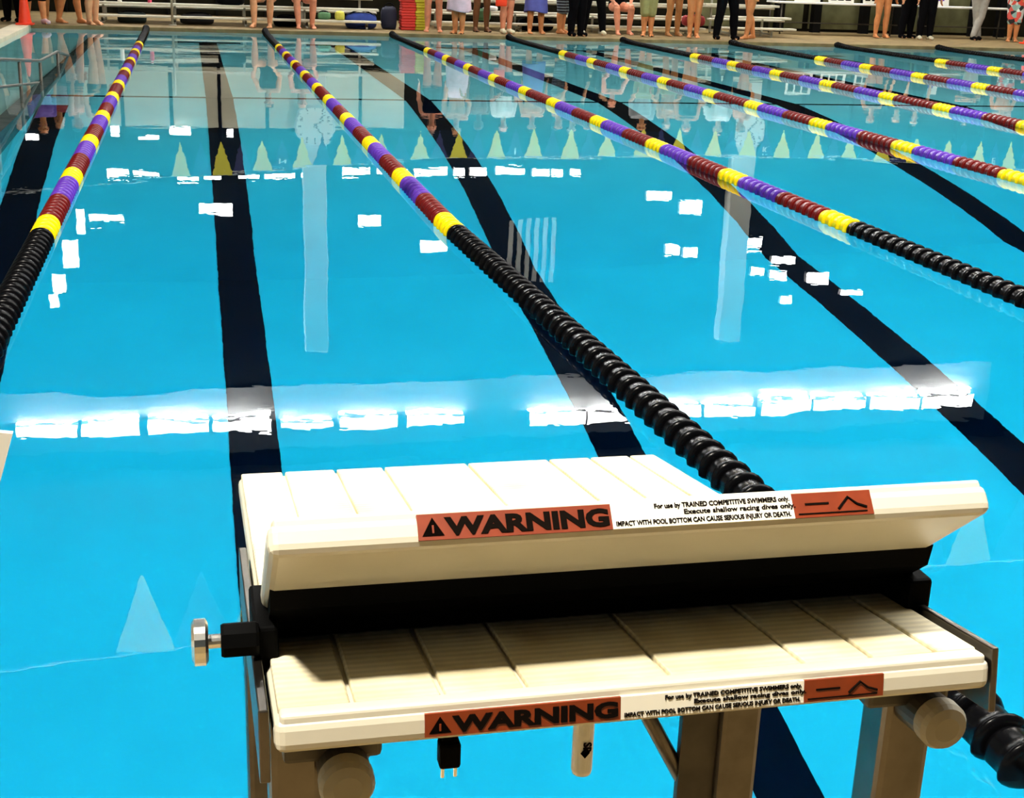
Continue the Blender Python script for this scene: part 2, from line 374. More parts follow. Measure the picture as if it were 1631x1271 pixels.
def sticker(parent, x0, x1, zc, h):
    y = -.0006; z0, z1 = zc - h / 2, zc + h / 2
    W_ = x1 - x0; a, b_ = x0 + W_ * .408, x0 + W_ * .815
    obj('warning_panel', box(x0, a, y, .004, z0, z1), 'orange', parent)
    obj('notice_panel', box(a, b_, y, .004, z0, z1), 'label_white', parent)
    obj('pictogram_panel', box(b_, x1, y, .004, z0, z1), 'orange', parent)
    yy = y - .0003; rot = (math.pi / 2, 0, 0)
    me = text_mesh('WARNING', h * .92, 1.0, h * .042); xs = [v.co.x for v in me.vertices]; tw = max(xs) - min(xs)
    wx0, wx1 = x0 + W_ * .055, a - W_ * .006
    for v in me.vertices: v.co.x = (v.co.x - min(xs)) * (wx1 - wx0) / tw
    me2 = me; t = share('lettering', me2, parent, (wx0, yy, z0 + h * .17), rot); me2.materials.append(M['ink'])
    # alert triangle
    b = bmesh.new(); tx = x0 + W_ * .008; w_ = W_ * .046
    A = [b.verts.new((tx + w_ * q, yy, z0 + h * r_)) for q, r_ in ((0, .14), (1, .14), (.5, .86))]; b.faces.new(A)
    bmesh.ops.solidify(b, geom=list(b.faces), thickness=.0004)
    obj('alert_triangle', b, 'ink', parent)
    obj('alert_mark', box(tx + w_ * .46, tx + w_ * .54, yy - .0006, yy, z0 + h * .25, z0 + h * .55), 'orange', parent)
    lines = [('For use by TRAINED COMPETITIVE SWIMMERS only.', .24, .75, .72), ('Execute shallow racing dives only.', .40, .62, .44), ('IMPACT WITH POOL BOTTOM CAN CAUSE SERIOUS INJURY OR DEATH.', .02, .96, .10)]
    for s_, fx, fw, fz in lines:
        me = text_mesh(s_, h * .27, 1.0, h * .006); xs = [v.co.x for v in me.vertices]; mn = min(xs); tw = max(xs) - mn; k = (b_ - a) * fw / tw
        for v in me.vertices: v.co.x = (v.co.x - mn) * k
        me.materials.append(M['ink']); share('lettering', me, parent, (a + (b_ - a) * fx * .98, yy, z0 + h * fz), rot)
    # diver pictogram: pool edge line, water line and a bent figure
    pw = x1 - b_
    obj('pictogram_mark', box(b_ + pw * .15, b_ + pw * .45, yy - .0002, yy + .0004, z0 + h * .50, z0 + h * .58), 'ink', parent)
    obj('pictogram_mark', box(b_ + pw * .05, b_ + pw * .92, yy - .0002, yy + .0004, z0 + h * .12, z0 + h * .17), 'ink', parent)
    b = bmesh.new()
    polytube([(b_ + pw * .56, yy, z0 + h * .28), (b_ + pw * .70, yy, z0 + h * .75), (b_ + pw * .80, yy, z0 + h * .45), (b_ + pw * .92, yy, z0 + h * .30)], h * .055, 6, b)
    obj('pictogram_figure', b, 'ink', parent)
sticker(wedge, .096, .417, -.0135, .0175)
sticker(plat, .0965, .4225, -.0150, .0160)
# black wedge support and hinge ends
bpart('wedge_support', prism([(.858, .924), (.862, .905), (.893, .880), (.903, .862), (.942, .852), (.944, .853)], .040, .545), 'black')
for x0, x1 in ((.028, .046), (.536, .556)):
    bpart('hinge_end', box(x0, x1, .868, .94, .850, .889, .003), 'black')
# side rails in bare metal, along both edges of the platform
for x0, x1 in ((.0265, .0335), (.5460, .5515)):
    b = box(x0 - .036, x1 - .036, .004, .40, -.046, .003, .0012)
    bpart('side_rail', b, 'steel', (.036, .762, .881), (-SLOPE, 0, 0))
# locking pin with knurled knob on the left
pin = bpart('locking_pin', lathe([(.005, -.012), (.005, .026)], 14, 'X', off=(0, .868, .8815)), 'chrome', smooth=False)
obj('pin_sleeve', lathe([(.0115, .006), (.0125, .008), (.0125, .030), (.0115, .032)], 8, 'X', off=(0, .868, .8815)), 'black', pin).location = -Vector(blk.location) - pin.location if False else (0, 0, 0)
obj('pin_knob', lathe([(.013, -.014), (.0165, -.012), (.0165, -.0045), (.013, -.0025)], 22, 'X', off=(0, .868, .8815)), 'chrome', pin)
# frame below
def leg(x0, x1, y0, y1, ztop, zb=.12):
    return bpart('leg', box(x0, x1, y0, y1, zb, ztop, .006, 2), 'steel')
leg(.036, .074, .845, .885, .846); leg(.516, .560, .845, .885, .846)
leg(.030, .076, 1.18, 1.225, .79); leg(.528, .574, 1.18, 1.225, .79)
for x0, x1 in ((.02, .09), (.50, .585)):
    bpart('foot_plate', box(x0, x1, .80, 1.27, .12, .132, .003), 'steel_dull')
bpart('gusset_plate', box(.487, .530, 1.19, 1.20, .30, .80), 'steel_dull')
bpart('brace', tube((.385, 1.20, .70), (.548, 1.20, .40), .0085), 'steel', smooth=True)
bpart('brace', tube((.215, 1.20, .70), (.058, 1.20, .40), .0085), 'steel', smooth=True)
bpart('cross_bar', box(.06, .54, 1.19, 1.215, .69, .72, .003), 'steel_dull')
for x in (.087, .541):
    t_ = bpart('frame_tube', tube((x, .815, .797), (x, 1.38, .728), .0185, seg=24), 'steel_dull', smooth=False)
    cp = lathe([(.0185, .0), (.0195, -.002), (.0195, -.012), (.017, -.016), (.010, -.018)], 28, 'Y', off=(x, .816, .797))
    obj('end_cap', cp, 'cap', t_)
bpart('mount_bracket', box(.49, .56, .83, .90, .80, .848, .004), 'steel_dull')
bpart('mount_bracket', box(.045, .115, .83, .90, .80, .848, .004), 'steel_dull')
bpart('underside_boss', lathe([(.02, .826), (.022, .832), (.022, .846)], 24, 'Z', off=(.215, .86, 0)), 'cap')
# hanging two-pin plug and white tube
pg = bpart('plug', box(.1585, .1745, .842, .856, .776, .797, .0025), 'black')
obj('plug_neck', tube((.164, .849, .795), (.164, .849, .85), .0035, seg=10), 'black', pg)
for dx in (.1620, .1715):
    obj('plug_pin', tube((dx, .849, .766), (dx, .849, .778), .0014, seg=10), 'chrome', pg)
wt = bpart('white_tube', lathe([(.004, .722), (.0075, .7235), (.0085, .727), (.0085, .83)], 24, 'Z', off=(.285, .90, 0)), 'white_pvc', smooth=False)
me = text_mesh('SR', .009, 1, .0003); me.materials.append(M['ink']); share('lettering', me, wt, (.283, .8908, .756), (math.pi / 2, math.pi / 2, 0))
b = bmesh.new(); A = [b.verts.new((.2845 + q, .8908, .7465 + r_)) for q, r_ in ((-.004, 0), (0, -.005), (.004, 0), (0, .005))]; b.faces.new(A)
bmesh.ops.solidify(b, geom=list(b.faces), thickness=.0006); obj('printed_diamond', b, 'ink', wt)

# ================================================================== lane ropes
P_ = .0878
FR = .058
fprof = [(.020, -.0435), (.046, -.0435), (FR - .005, -.0415), (FR + .002, -.036), (FR + .0035, -.032), (FR + .002, -.028), (FR - .004, -.025), (FR - .0075, -.022), (FR - .008, .0), (FR - .0075, .024), (FR - .010, .034), (.044, .041), (.020, .0435)]
float_me = tomesh('float', finish(lathe(fprof, 20, 'Y'), True)); float_me.materials.append(None)
runs = []
def build_runs():
    y = 6.89 - 2 * P_; nb = int((y - 1.78) / P_)
    seq = [('f_black', nb)]; y0 = y - nb * P_
    for i in range(4): seq += [('f_yellow', 4), ('f_red', 7), ('f_purple', 7)]
    seq += [('f_yellow', 4), ('f_red', 10), ('f_yellow', 4)]
    for i in range(4): seq += [('f_purple', 7), ('f_red', 7), ('f_yellow', 4)]
    used = y0 + sum(c for _, c in seq) * P_
    seq += [('f_black', int((YF - .06 - used) / P_))]
    return y0, seq
RY0, SEQ = build_runs()
def rope_x(i, x, y):
    if i == 1: return x + .12 * max(0, min(1, (6.9 - y) / 3.7)) ** 1.0
    return x
def rope_z(y): return .012 + .05 * max(0, (y - (YF - 1.0))) ** 2
ORD = ['first', 'second', 'third', 'fourth', 'fifth', 'sixth', 'seventh', 'eighth', 'ninth']
RX = [-.72, 1.28, 3.50, 5.62, 7.78, 9.92, 12.08, 14.22, 16.37]
# stretch of each rope (along the pool) whose floats are built one by one
NEAR = [(4.6, 11.0), (1.6, 11.5), (5.0, 12.0), (8.0, 14.5), (10.8, 16.5), (13.4, 18.0), (15.8, 19.5), (18.4, 20.5), (21, 22)]
EXTRA = ['nearest the ramp railing', 'passing close beside the starting block', 'its black near end leaving the right edge', 'leaving the right edge beside the pennant reflections', 'its far end below the seated swimmer', 'its far end beside the man in black trousers', 'its far end below the long white table', 'its far end below people in black trousers', 'its black end near the floral shorts']
for i, x in enumerate(RX):
    rp = empty('lane_rope', (x, YN, 0))
    tag(rp, '%s lane rope from the left, %s' % (ORD[i], EXTRA[i]), 'lane rope', 'lane ropes')
    pts = [(rope_x(i, x, y) - x, y - YN, rope_z(y)) for y in [YN + .02 + k * (YF - YN - .04) / 24 for k in range(25)]]
    obj('cable', polytube(pts, .006, 6), 'cable', rp)
    y = RY0
    for m, cnt in SEQ:
        mid0, mid1 = y, y + cnt * P_
        if NEAR[i][0] < mid1 and mid0 < NEAR[i][1]:
            for k in range(cnt):
                yy = y + (k + .5) * P_
                o = share('float', float_me, rp, (rope_x(i, x, yy) - x, yy - YN, rope_z(yy)), (0, 0, 0), m)
        else:
            b = bmesh.new()
            for k in range(cnt):
                yy = y + (k + .5) * P_
                lathe(fprof, 12, 'Y', b, (rope_x(i, x, yy) - x, yy - YN, rope_z(yy)))
            o = obj('float_section', b, m, rp, smooth=True); o['kind'] = 'stuff'
        y = mid1
    if i == 1:      # tensioning end by the block
        ex = rope_x(1, x, 2.0) - x
        obj('turnbuckle', tube((ex, .33, .01), (ex - .02, .06, .02), .013, seg=16), 'steel', rp, smooth=True)
        b = bmesh.new()
        for k in range(12): lathe([(.012, 0), (.0155, .005), (.012, .010)], 14, 'Y', b, (ex - .002 - k * .0012, .30 - k * .014, .0115 + k * .0006))
        obj('tension_spring', b, 'steel', rp, smooth=True)

# ================================================================== pool railing, pennants
rl = empty('ramp_railing', (-1.53, 13.5, -.6)); tag(rl, 'dull metal pipe railing rising from the submerged ramp at the left', 'railing')
def rz_top(y):
    P = [(9.6, .52), (11.9, .445), (13.4, .33), (15.2, .19), (17.2, .15), (19.5, -.08), (22.0, -.30)]
    for (a, za), (b_, zb) in zip(P, P[1:]):
        if a <= y <= b_: return za + (zb - za) * (y - a) / (b_ - a)
    return P[-1][1]
yl = [9.6, 11.9, 13.4, 15.2, 17.2, 19.5, 22.0]
under(obj('top_rail', polytube([(-1.53, y, rz_top(y)) for y in yl], .017, 10), 'steel_dull', smooth=True), rl)
under(obj('middle_rail', polytube([(-1.53, y, rz_top(y) - .22) for y in yl], .014, 10), 'steel_dull', smooth=True), rl)
for y in (9.6, 11.6, 13.4, 15.2, 17.2, 19.5, 21.8):
    under(obj('post', tube((-1.53, y, -.32 - (y - 9.5) * .0379 - .02), (-1.53, y, rz_top(y)), .016, seg=10), 'steel_dull', smooth=True), rl)

def pennant_line(y, zmid, zend, label, letters, xs, pitch):
    k = empty('pennant_line', (8.0, y, DECK)); tag(k, label, 'pennant line', 'backstroke pennant lines')
    x0, x1 = XL - .15, XR + .15; mid = (x0 + x1) / 2
    zf = lambda x: zmid + (zend - zmid) * ((x - mid + .6) / 8.0) ** 2
    npt = 40
    cord = [(x0 + (x1 - x0) * i / npt, y, zf(x0 + (x1 - x0) * i / npt)) for i in range(npt + 1)]
    under(obj('cord', polytube(cord, .006, 6), 'white', smooth=True), k)
    for x in (x0, x1):
        under(obj('pole', tube((x, y, DECK), (x, y, zf(x) + .05), .025, seg=14), 'steel', smooth=True), k)
    i = 0; x = xs
    tri = {}
    for c in ('pen_yellow', 'pen_navy'):
        b = prism([(-.003, 0), (.003, 0), (.003, -.43), (-.003, -.43)], -.15, .15)
        for v in b.verts:
            if v.co.z < -.2: v.co.x *= .03
        tri[c] = tomesh('pennant', finish(b)); tri[c].materials.append(M[c])
    while x < x1 - .2:
        c = 'pen_yellow' if i % 2 == 0 else 'pen_navy'
        o = under(share('pennant', tri[c], None, (x, y, zf(x)), (R(random.uniform(-4, 4)), 0, R(random.uniform(-6, 6)))), k)
        if c == 'pen_navy':
            for lx, ch in letters:
                if abs(lx - x) < .30:
                    me = text_mesh(ch, .16, 1, .004, 'CENTER', .001); me.materials.append(M['white'])
                    share('lettering', me, o, (0, -.005, -.17), (math.pi / 2, 0, 0))
        x += pitch; i += 1
M['pen_yellow'] = mat('pennant_yellow', (.92, .72, .04), .6)
M['pen_navy'] = mat('pennant_navy', (.02, .02, .10), .6)
pennant_line(20.6, 1.52, 1.86, 'line of yellow and navy triangular pennants over the far end of the pool', [(1.3, 'N'), (4.9, 'I'), (9.2, 'K'), (13.2, 'E')], -.20, .2975)
pennant_line(6.3, 1.80, 2.04, 'line of yellow and navy triangular pennants over the near end of the pool', [], -.327, .2856)

# ================================================================== bleachers and far deck things
def bleacher(label, x0, x1, y, rows, posts):
    k = empty('bleacher', ((x0 + x1) / 2, y, DECK)); tag(k, label, 'bleacher', 'bleachers by the far wall')
    for nm, dy, z, dep, th in rows:
        under(obj(nm, box(x0, x1, y + dy, y + dy + dep, z - th, z, .008), 'bench'), k)
    for x in posts:
        b = bmesh.new()
        box(x - .02, x + .02, y + .10, y + .14, DECK, rows[0][2] - .05, 0, 1, b)
        box(x - .02, x + .02, y + .62, y + .66, DECK, rows[1][2] - .05, 0, 1, b)
        box(x - .02, x + .02, y + 1.25, y + 1.29, DECK, rows[-1][2] - .05, 0, 1, b)
        box(x - .019, x + .019, y + .1, y + 1.29, DECK + .04, DECK + .08, 0, 1, b)
        under(obj('support_frame', b, 'bench_leg'), k)
    return k
ROWS = [('foot_board', 0, .215, .22, .04), ('seat_board', .30, .42, .25, .045), ('foot_board', .62, .355, .22, .035), ('seat_board', .95, .64, .25, .045), ('foot_board', 1.2, .58, .2, .035), ('seat_board', 1.5, .90, .25, .045)]
bleacher('long aluminium bleacher with pale boards at the left of the far deck', -1.62, 3.45, 25.75, ROWS, (-1.5, -.25, 1.0, 2.1, 3.2))
bleacher('aluminium bleacher behind the standing swimmers in the middle', 4.55, 10.1, 26.5, ROWS, (4.7, 6.3, 7.9, 9.9))
bleacher('short aluminium bleacher at the right, near the white table', 10.45, 12.1, 26.6, [(a, b_, z + .03, d, t) for a, b_, z, d, t in ROWS], (10.7, 11.6))
# tall pale post at the front of the left bleacher
ps = obj('barrier_post', tube((0, 0, 0), (0, 0, 1.1), .022, seg=14), 'bench_leg', None, (-.29, 25.62, DECK), smooth=True)
tag(ps, 'slim pale upright post in front of the long left bleacher', 'post')
obj('base_plate', lathe([(.07, 0), (.07, .012), (.03, .02)], 20), 'bench_leg', ps)
obj('top_cap', lathe([(.024, 1.09), (.026, 1.1), (.015, 1.115)], 14), 'bench', ps)

def cone(label, x, y):
    k = empty('traffic_cone', (x, y, DECK + .004)); tag(k, label, 'traffic cone', 'traffic cones')
    obj('base', box(-.14, .14, -.14, .14, 0, .03, .008), 'cone', k)
    obj('cone_body', lathe([(.11, .02), (.105, .05), (.03, .68), (.02, .70)], 28), 'cone', k)
cone('bright orange traffic cone on the pale coping at the far left corner', -2.67, 24.62)
cone('bright orange traffic cone at the right edge of the far deck', 17.45, 26.6)

# two-tone kickboards in one stack
def kickboard():
    b = box(-.24, .03, -.15, .15, 0, .049, .016, 3); y_ = box(.03, .25, -.15, .15, 0, .049, .016, 3)
    return tomesh('kickboard', finish(b)), tomesh('yellow_end', finish(y_))
M['kb_red'] = mat('kickboard_red', (.62, .03, .02), .7); M['kb_yel'] = mat('kickboard_yellow', (.60, .56, .03), .7)
ka, kb_ = kickboard(); ka.materials.append(M['kb_red']); kb_.materials.append(M['kb_yel'])
KN = 13
for i in range(KN):
    o = share('kickboard', ka, None, (4.10 + random.uniform(-.012, .012), 26.15 + random.uniform(-.01, .01), DECK + .002 + i * .050), (0, 0, R(random.uniform(-2, 2))))
    KO = ['bottom', 'second', 'third', 'fourth', 'fifth', 'sixth', 'seventh', 'eighth', 'ninth', 'tenth', 'eleventh', 'twelfth', 'thirteenth', 'fourteenth', 'fifteenth']
    tag(o, 'red and yellow kickboard, %s of the stack beside the left bleacher' % (KO[i] if i == 0 else KO[i] + ' from the bottom'), 'kickboard', 'stacked kickboards')
    share('yellow_end', kb_, o)

# white tables at the right with display boards
def table(label, x0, x1, y):
    k = empty('table', ((x0 + x1) / 2, y, DECK)); tag(k, label, 'table', 'white tables')
    under(obj('table_top', box(x0, x1, y - .38, y + .38, .705, .74, .008), 'white'), k)
    for x in (x0 + .08, x1 - .08):
        for yy in (y - .3, y + .3): under(obj('leg', tube((x, yy, DECK), (x, yy, .71), .018, seg=12), 'steel_dull', smooth=True), k)
    under(obj('stretcher', tube((x0 + .08, y, .3), (x1 - .08, y, .3), .012, seg=10), 'steel_dull', smooth=True), k)
table('long white table with paper displays behind the swimmer at right', 12.4, 15.5, 28.6)
table('white table behind the person in grey crossed trousers', 16.0, 18.2, 28.6)
def display(label, x, y, wd, ht, purple=False):
    o = obj('display_board', box(-wd / 2, wd / 2, -.012, .012, 0, ht, .003), 'white', None, (x, y, .741), (R(-8), 0, 0)); tag(o, label, 'display board', 'paper displays on the tables')
    if purple: obj('printed_square', box(-wd * .22, wd * .22, -.016, -.011, ht * .25, ht * .7), M['f_purple'], o)
    else:
        for i in range(3):
            for j in range(2): obj('printed_cell', box(-wd * .42 + i * wd * .29, -wd * .42 + i * wd * .29 + wd * .22, -.016, -.011, ht * (.12 + .45 * j), ht * (.45 + .45 * j)), 'ink', o)
display('white display board with dark printed cells, leftmost on the long table', 13.15, 28.5, .6, .5)
display('white display board with dark printed cells, middle of the long table', 13.95, 28.5, .6, .42)
display('white display board with dark printed cells, right end of the long table', 14.75, 28.5, .55, .5)
display('white sign with a purple square on the right table', 16.35, 28.5, .42, .45, True)
# dark posts of the glazed front behind the tables
for x in (12.05, 13.0, 13.9, 15.1, 15.9, 16.7, 17.9, 18.6):
    obj('dark_post', box(x - .09, x + .09, WY - .5, WY - .3, DECK, 2.3), 'mullion', wl)

# bags, balls and towels under and on the benches
def blob(name, label, cat, x, y, z, sx, sy, sz, m, seed, strap=True):
    random.seed(seed); b = bmesh.new(); bmesh.ops.create_icosphere(b, subdivisions=3, radius=1)
    for v in b.verts:
        c = v.co; k_ = 1 + .07 * math.sin(5 * c.x + seed) * math.cos(4 * c.y + 2 * seed)
        q = [math.copysign(abs(t) ** .62, t) for t in c]
        v.co = Vector((q[0] * sx, q[1] * sy, q[2] * sz)) * k_
        if v.co.z < -sz * .9: v.co.z = -sz * .9
    o = obj(name, b, m, None, (x, y, z + sz * .9), smooth=True); tag(o, label, cat)
    if strap:
        obj('strap', polytube([(sx * .7 * math.cos(t), -sy * .35, sz * .75 + sz * .5 * math.sin(t)) for t in [math.pi * i / 8 for i in range(9)]], .011, 8), 'dark', o, smooth=True)
        obj('zip', box(-sx * .6, sx * .6, -.006, .006, sz * .97, sz * 1.05), 'mullion', o)
    return o
for nm, col in (('blue_cloth', (.02, .05, .28)), ('green_cloth', (.08, .20, .09)), ('red_cloth', (.24, .012, .015)), ('teal_cloth', (.015, .03, .028)), ('purple_cloth', (.008, .010, .030)), ('yellow_ball', (.62, .58, .08)), ('grey_cloth', (.02, .02, .022)), ('pink_cloth', (.72, .08, .16)), ('white_towel', (.80, .78, .76))):
    M[nm] = mat(nm, col, .8, var=.15, scale=12)
blob('sports_bag', 'blue sports bag at the right end of the left bleacher', 'bag', 3.12, 26.15, DECK, .30, .16, .15, 'blue_cloth', 1)
blob('sports_bag', 'navy blue bag standing between bleacher and kickboards', 'bag', 3.66, 26.25, DECK, .15, .16, .22, 'purple_cloth', 2)
blob('sports_bag', 'small green bag under the left bleacher', 'bag', 2.42, 26.0, .216, .12, .09, .07, 'green_cloth', 3)
bl = blob('ball', 'yellow ball resting on the foot board of the left bleacher', 'ball', 2.70, 25.87, .216, .085, .085, .085, 'yellow_ball', 4, False)
obj('valve', lathe([(.006, 0), (.006, .004)], 10, 'Y', off=(0, -.086, 0)), 'ink', bl)
blob('sports_bag', 'black bag under the bench between the two seated swimmers', 'bag', 1.75, 26.2, DECK, .24, .15, .10, 'dark', 5)
blob('sports_bag', 'dark grey bag under the left bleacher near the post', 'bag', .15, 26.2, DECK, .30, .15, .10, 'grey_cloth', 6)
blob('sports_bag', 'black bag on the seat of the left bleacher by the pink bottle', 'bag', .75, 26.18, .42, .25, .11, .12, 'dark', 7)
blob('sports_bag', 'very dark green bag under the left end of the long bleacher', 'bag', -1.0, 26.2, DECK, .26, .15, .10, 'teal_cloth', 8)
blob('sports_bag', 'green drawstring bag behind the brown legs in the middle', 'bag', 5.55, 26.6, .245, .14, .10, .12, 'green_cloth', 9)
blob('towel', 'crumpled white towel on the middle bleacher', 'towel', 5.75, 26.92, .42, .14, .10, .05, 'white_towel', 10, False)
blob('sports_bag', 'dark red bag on the bleacher beside the man in black trousers', 'bag', 9.85, 26.6, .245, .24, .11, .12, 'red_cloth', 11)
blob('sports_bag', 'black bag under the middle bleacher behind the blue towel', 'bag', 6.7, 27.0, DECK, .35, .15, .13, 'dark', 12)
bt = obj('water_bottle', lathe([(.034, 0), (.036, .01), (.036, .15), (.02, .18), (.02, .19)], 18), 'pink_cloth', None, (-.68, 26.16, .42), smooth=True); tag(bt, 'bright pink bottle standing on the left bleacher seat', 'bottle')
obj('bottle_cap', lathe([(.022, .185), (.022, .215)], 18), 'white', bt)
bt = obj('water_bottle', lathe([(.036, 0), (.038, .01), (.038, .16), (.02, .19), (.02, .20)], 18), 'white', None, (-1.20, 26.16, .42), smooth=True); tag(bt, 'white bottle standing near the left end of the long bleacher', 'bottle')
obj('bottle_cap', lathe([(.022, .195), (.022, .225)], 18), 'blue_cloth', bt)

# white card on a stand, its corner at the left edge of the frame
cd = empty('lane_card_stand', (-.26, .93, .12)); tag(cd, 'white card on a thin stand, only its corner at the left edge', 'sign')
under(obj('stand_pole', tube((-.26, .95, .12), (-.26, .95, 1.0), .008, seg=12), 'steel', smooth=True), cd)
under(obj('stand_base', lathe([(.10, .12), (.10, .13), (.02, .145)], 24, off=(-.26, .95, 0)), 'black'), cd)
b = bmesh.new()
P4 = [(-.128, 1.021), (-.150, .95), (-.35, .98), (-.33, 1.05)]
F4 = [b.verts.new((x, .925, z)) for x, z in P4]; B4 = [b.verts.new((x, .930, z)) for x, z in P4]
b.faces.new(F4); b.faces.new(list(reversed(B4)))
for i in range(4): b.faces.new((F4[i], B4[i], B4[(i + 1) % 4], F4[(i + 1) % 4]))
under(obj('card', b, 'white'), cd)

# ================================================================== people on the far deck
def capsule(bm, p0, r0, p1, r1):
    p0, p1 = Vector(p0), Vector(p1); vs = []
    d = p1 - p0; d = d.normalized() if d.length > 1e-6 else Vector((0, 0, 1)); a = d.orthogonal().normalized(); c = d.cross(a)
    for p, r, s in ((p0, r0, -1), (p1, r1, 1)):
        for ph in (0, 35, 70):
            for k in range(10):
                t = 2 * math.pi * k / 10
                vs.append(bm.verts.new(p + r * (math.cos(R(ph)) * (math.cos(t) * a + math.sin(t) * c) + s * math.sin(R(ph)) * d)))
        vs.append(bm.verts.new(p + d * (s * r)))
    res = bmesh.ops.convex_hull(bm, input=vs)
    junk = [g for g in res['geom_interior'] + res['geom_unused'] if isinstance(g, bmesh.types.BMVert)]
    if junk: bmesh.ops.delete(bm, geom=list(set(junk)), context='VERTS')
def fuse(name, caps, voxel=.0095, smooth=4, cut=None):
    bm = bmesh.new()
    for q in caps: capsule(bm, *q)
    bmesh.ops.recalc_face_normals(bm, faces=bm.faces)
    me = tomesh('tmp', bm); o = bpy.data.objects.new('tmp', me); C.objects.link(o)
    md = o.modifiers.new('r', 'REMESH'); md.mode = 'VOXEL'; md.voxel_size = voxel
    sm = o.modifiers.new('s', 'SMOOTH'); sm.factor = .5; sm.iterations = smooth
    out = bpy.data.meshes.new_from_object(o.evaluated_get(bpy.context.evaluated_depsgraph_get()))
    bpy.data.objects.remove(o); bpy.data.meshes.remove(me); out.name = name
    if cut is not None:
        bm = bmesh.new(); bm.from_mesh(out)
        bmesh.ops.bisect_plane(bm, geom=list(bm.verts) + list(bm.edges) + list(bm.faces), plane_co=(0, 0, cut), plane_no=(0, 0, -1), clear_outer=True)
        bm.to_mesh(out); bm.free()
    out.polygons.foreach_set('use_smooth', [True] * len(out.polygons)); out.materials.clear(); out.materials.append(None)
    return out
def joints(pose):
    J = {}
    leg = {'stand': ((.085, .10, .11), (0, 0)), 'apart': ((.095, .15, .19), (0, 0)), 'narrow': ((.08, .07, .065), (0, 0)), 'step': ((.085, .09, .09), (-.14, .16)), 'crossed': ((.085, .03, -.10), (-.07, .08)), 'seated': ((.09, .15, .13), (0, 0))}[pose]
    (hx, kx, ax), (fl, fr) = leg
    up = Vector((0, .50, -.38)) if pose == 'seated' else Vector((0, 0, 0))
    for s, f in ((1, fl), (-1, fr)):
        k = 'L' if s > 0 else 'R'
        J['hip' + k] = Vector((s * hx, 0, .90)) + up
        if pose == 'seated':
            J['knee' + k] = Vector((s * kx, .02, .49)); J['ank' + k] = Vector((s * ax, .02 + .05 * s, .08))
        else:
            J['knee' + k] = Vector((s * kx, f * .45 - .015, .48)); J['ank' + k] = Vector((s * ax, f + .02, .08))
        a = J['ank' + k]
        J['heel' + k] = Vector((a.x, a.y + .035, .036)); J['ball' + k] = Vector((a.x + s * .02, a.y - .12, .028))
        J['sho' + k] = Vector((s * .175, .01, 1.385)) + up
        if pose == 'seated':
            J['elb' + k] = Vector((s * .25, .34, .74)); J['wri' + k] = Vector((s * .16, .14, .585)); J['hd' + k] = Vector((0, -.9, -.35)).normalized()
        else:
            b = {'stand': (.25, .04, .245, -.06), 'apart': (.33, .10, .17, -.02), 'narrow': (.25, .0, .16, -.16), 'step': (.25, .10 * s, .25, .06 * s - .06), 'crossed': (.26, .0, .06, -.17)}[pose]
            zw = {'stand': .86, 'apart': .98, 'narrow': .96, 'step': .87, 'crossed': 1.14}[pose]
            J['elb' + k] = Vector((s * b[0], b[1], 1.10)); J['wri' + k] = Vector((s * b[2], b[3], zw))
            J['hd' + k] = (J['wri' + k] - J['elb' + k]).normalized()
    J['up'] = up
    return J
def legcaps(J, g=0, lo=0.0, pel=True):      # lo: share of the shin left out from below (1 = none of it), 2.. cuts the thigh
    out = []
    for k in 'LR':
        h, kn, an = J['hip' + k], J['knee' + k], J['ank' + k]
        if lo > 1:
            e = h.lerp(kn, 2 - lo); out.append((h, .102 + g, e, (.102 + (.064 - .102) * (2 - lo)) + g))
        else:
            out.append((h, .102 + g, kn, .064 + g))
            if lo < 1:
                bul = kn.lerp(an, .32) + Vector((0, .018, 0)); end = kn.lerp(an, 1 - lo)
                if 1 - lo > .35: out.append((kn, .060 + g, bul, .067 + g)); out.append((bul, .067 + g, end, .043 + (g if g else 0)))
                else: out.append((kn, .060 + g, end, .064 + g))
    if pel:
        u = J['up']; out.append((Vector((-.075, 0, .95)) + u, .108 + g, Vector((.075, 0, .95)) + u, .108 + g))
    return out
def torso(J, g=0):
    u = J['up']; V = lambda *a: Vector(a) + u
    return [(V(-.06, 0, .95), .108 + g, V(.06, 0, .95), .108 + g), (V(-.05, 0, .95), .10 + g, V(-.045, 0, 1.10), .095 + g), (V(.05, 0, .95), .10 + g, V(.045, 0, 1.10), .095 + g),
            (V(-.045, 0, 1.10), .095 + g, V(-.08, 0, 1.29), .105 + g), (V(.045, 0, 1.10), .095 + g, V(.08, 0, 1.29), .105 + g), (V(-.08, 0, 1.28), .105 + g, V(.08, 0, 1.28), .105 + g), (V(-.14, .01, 1.385), .058 + g, V(.14, .01, 1.385), .058 + g)]
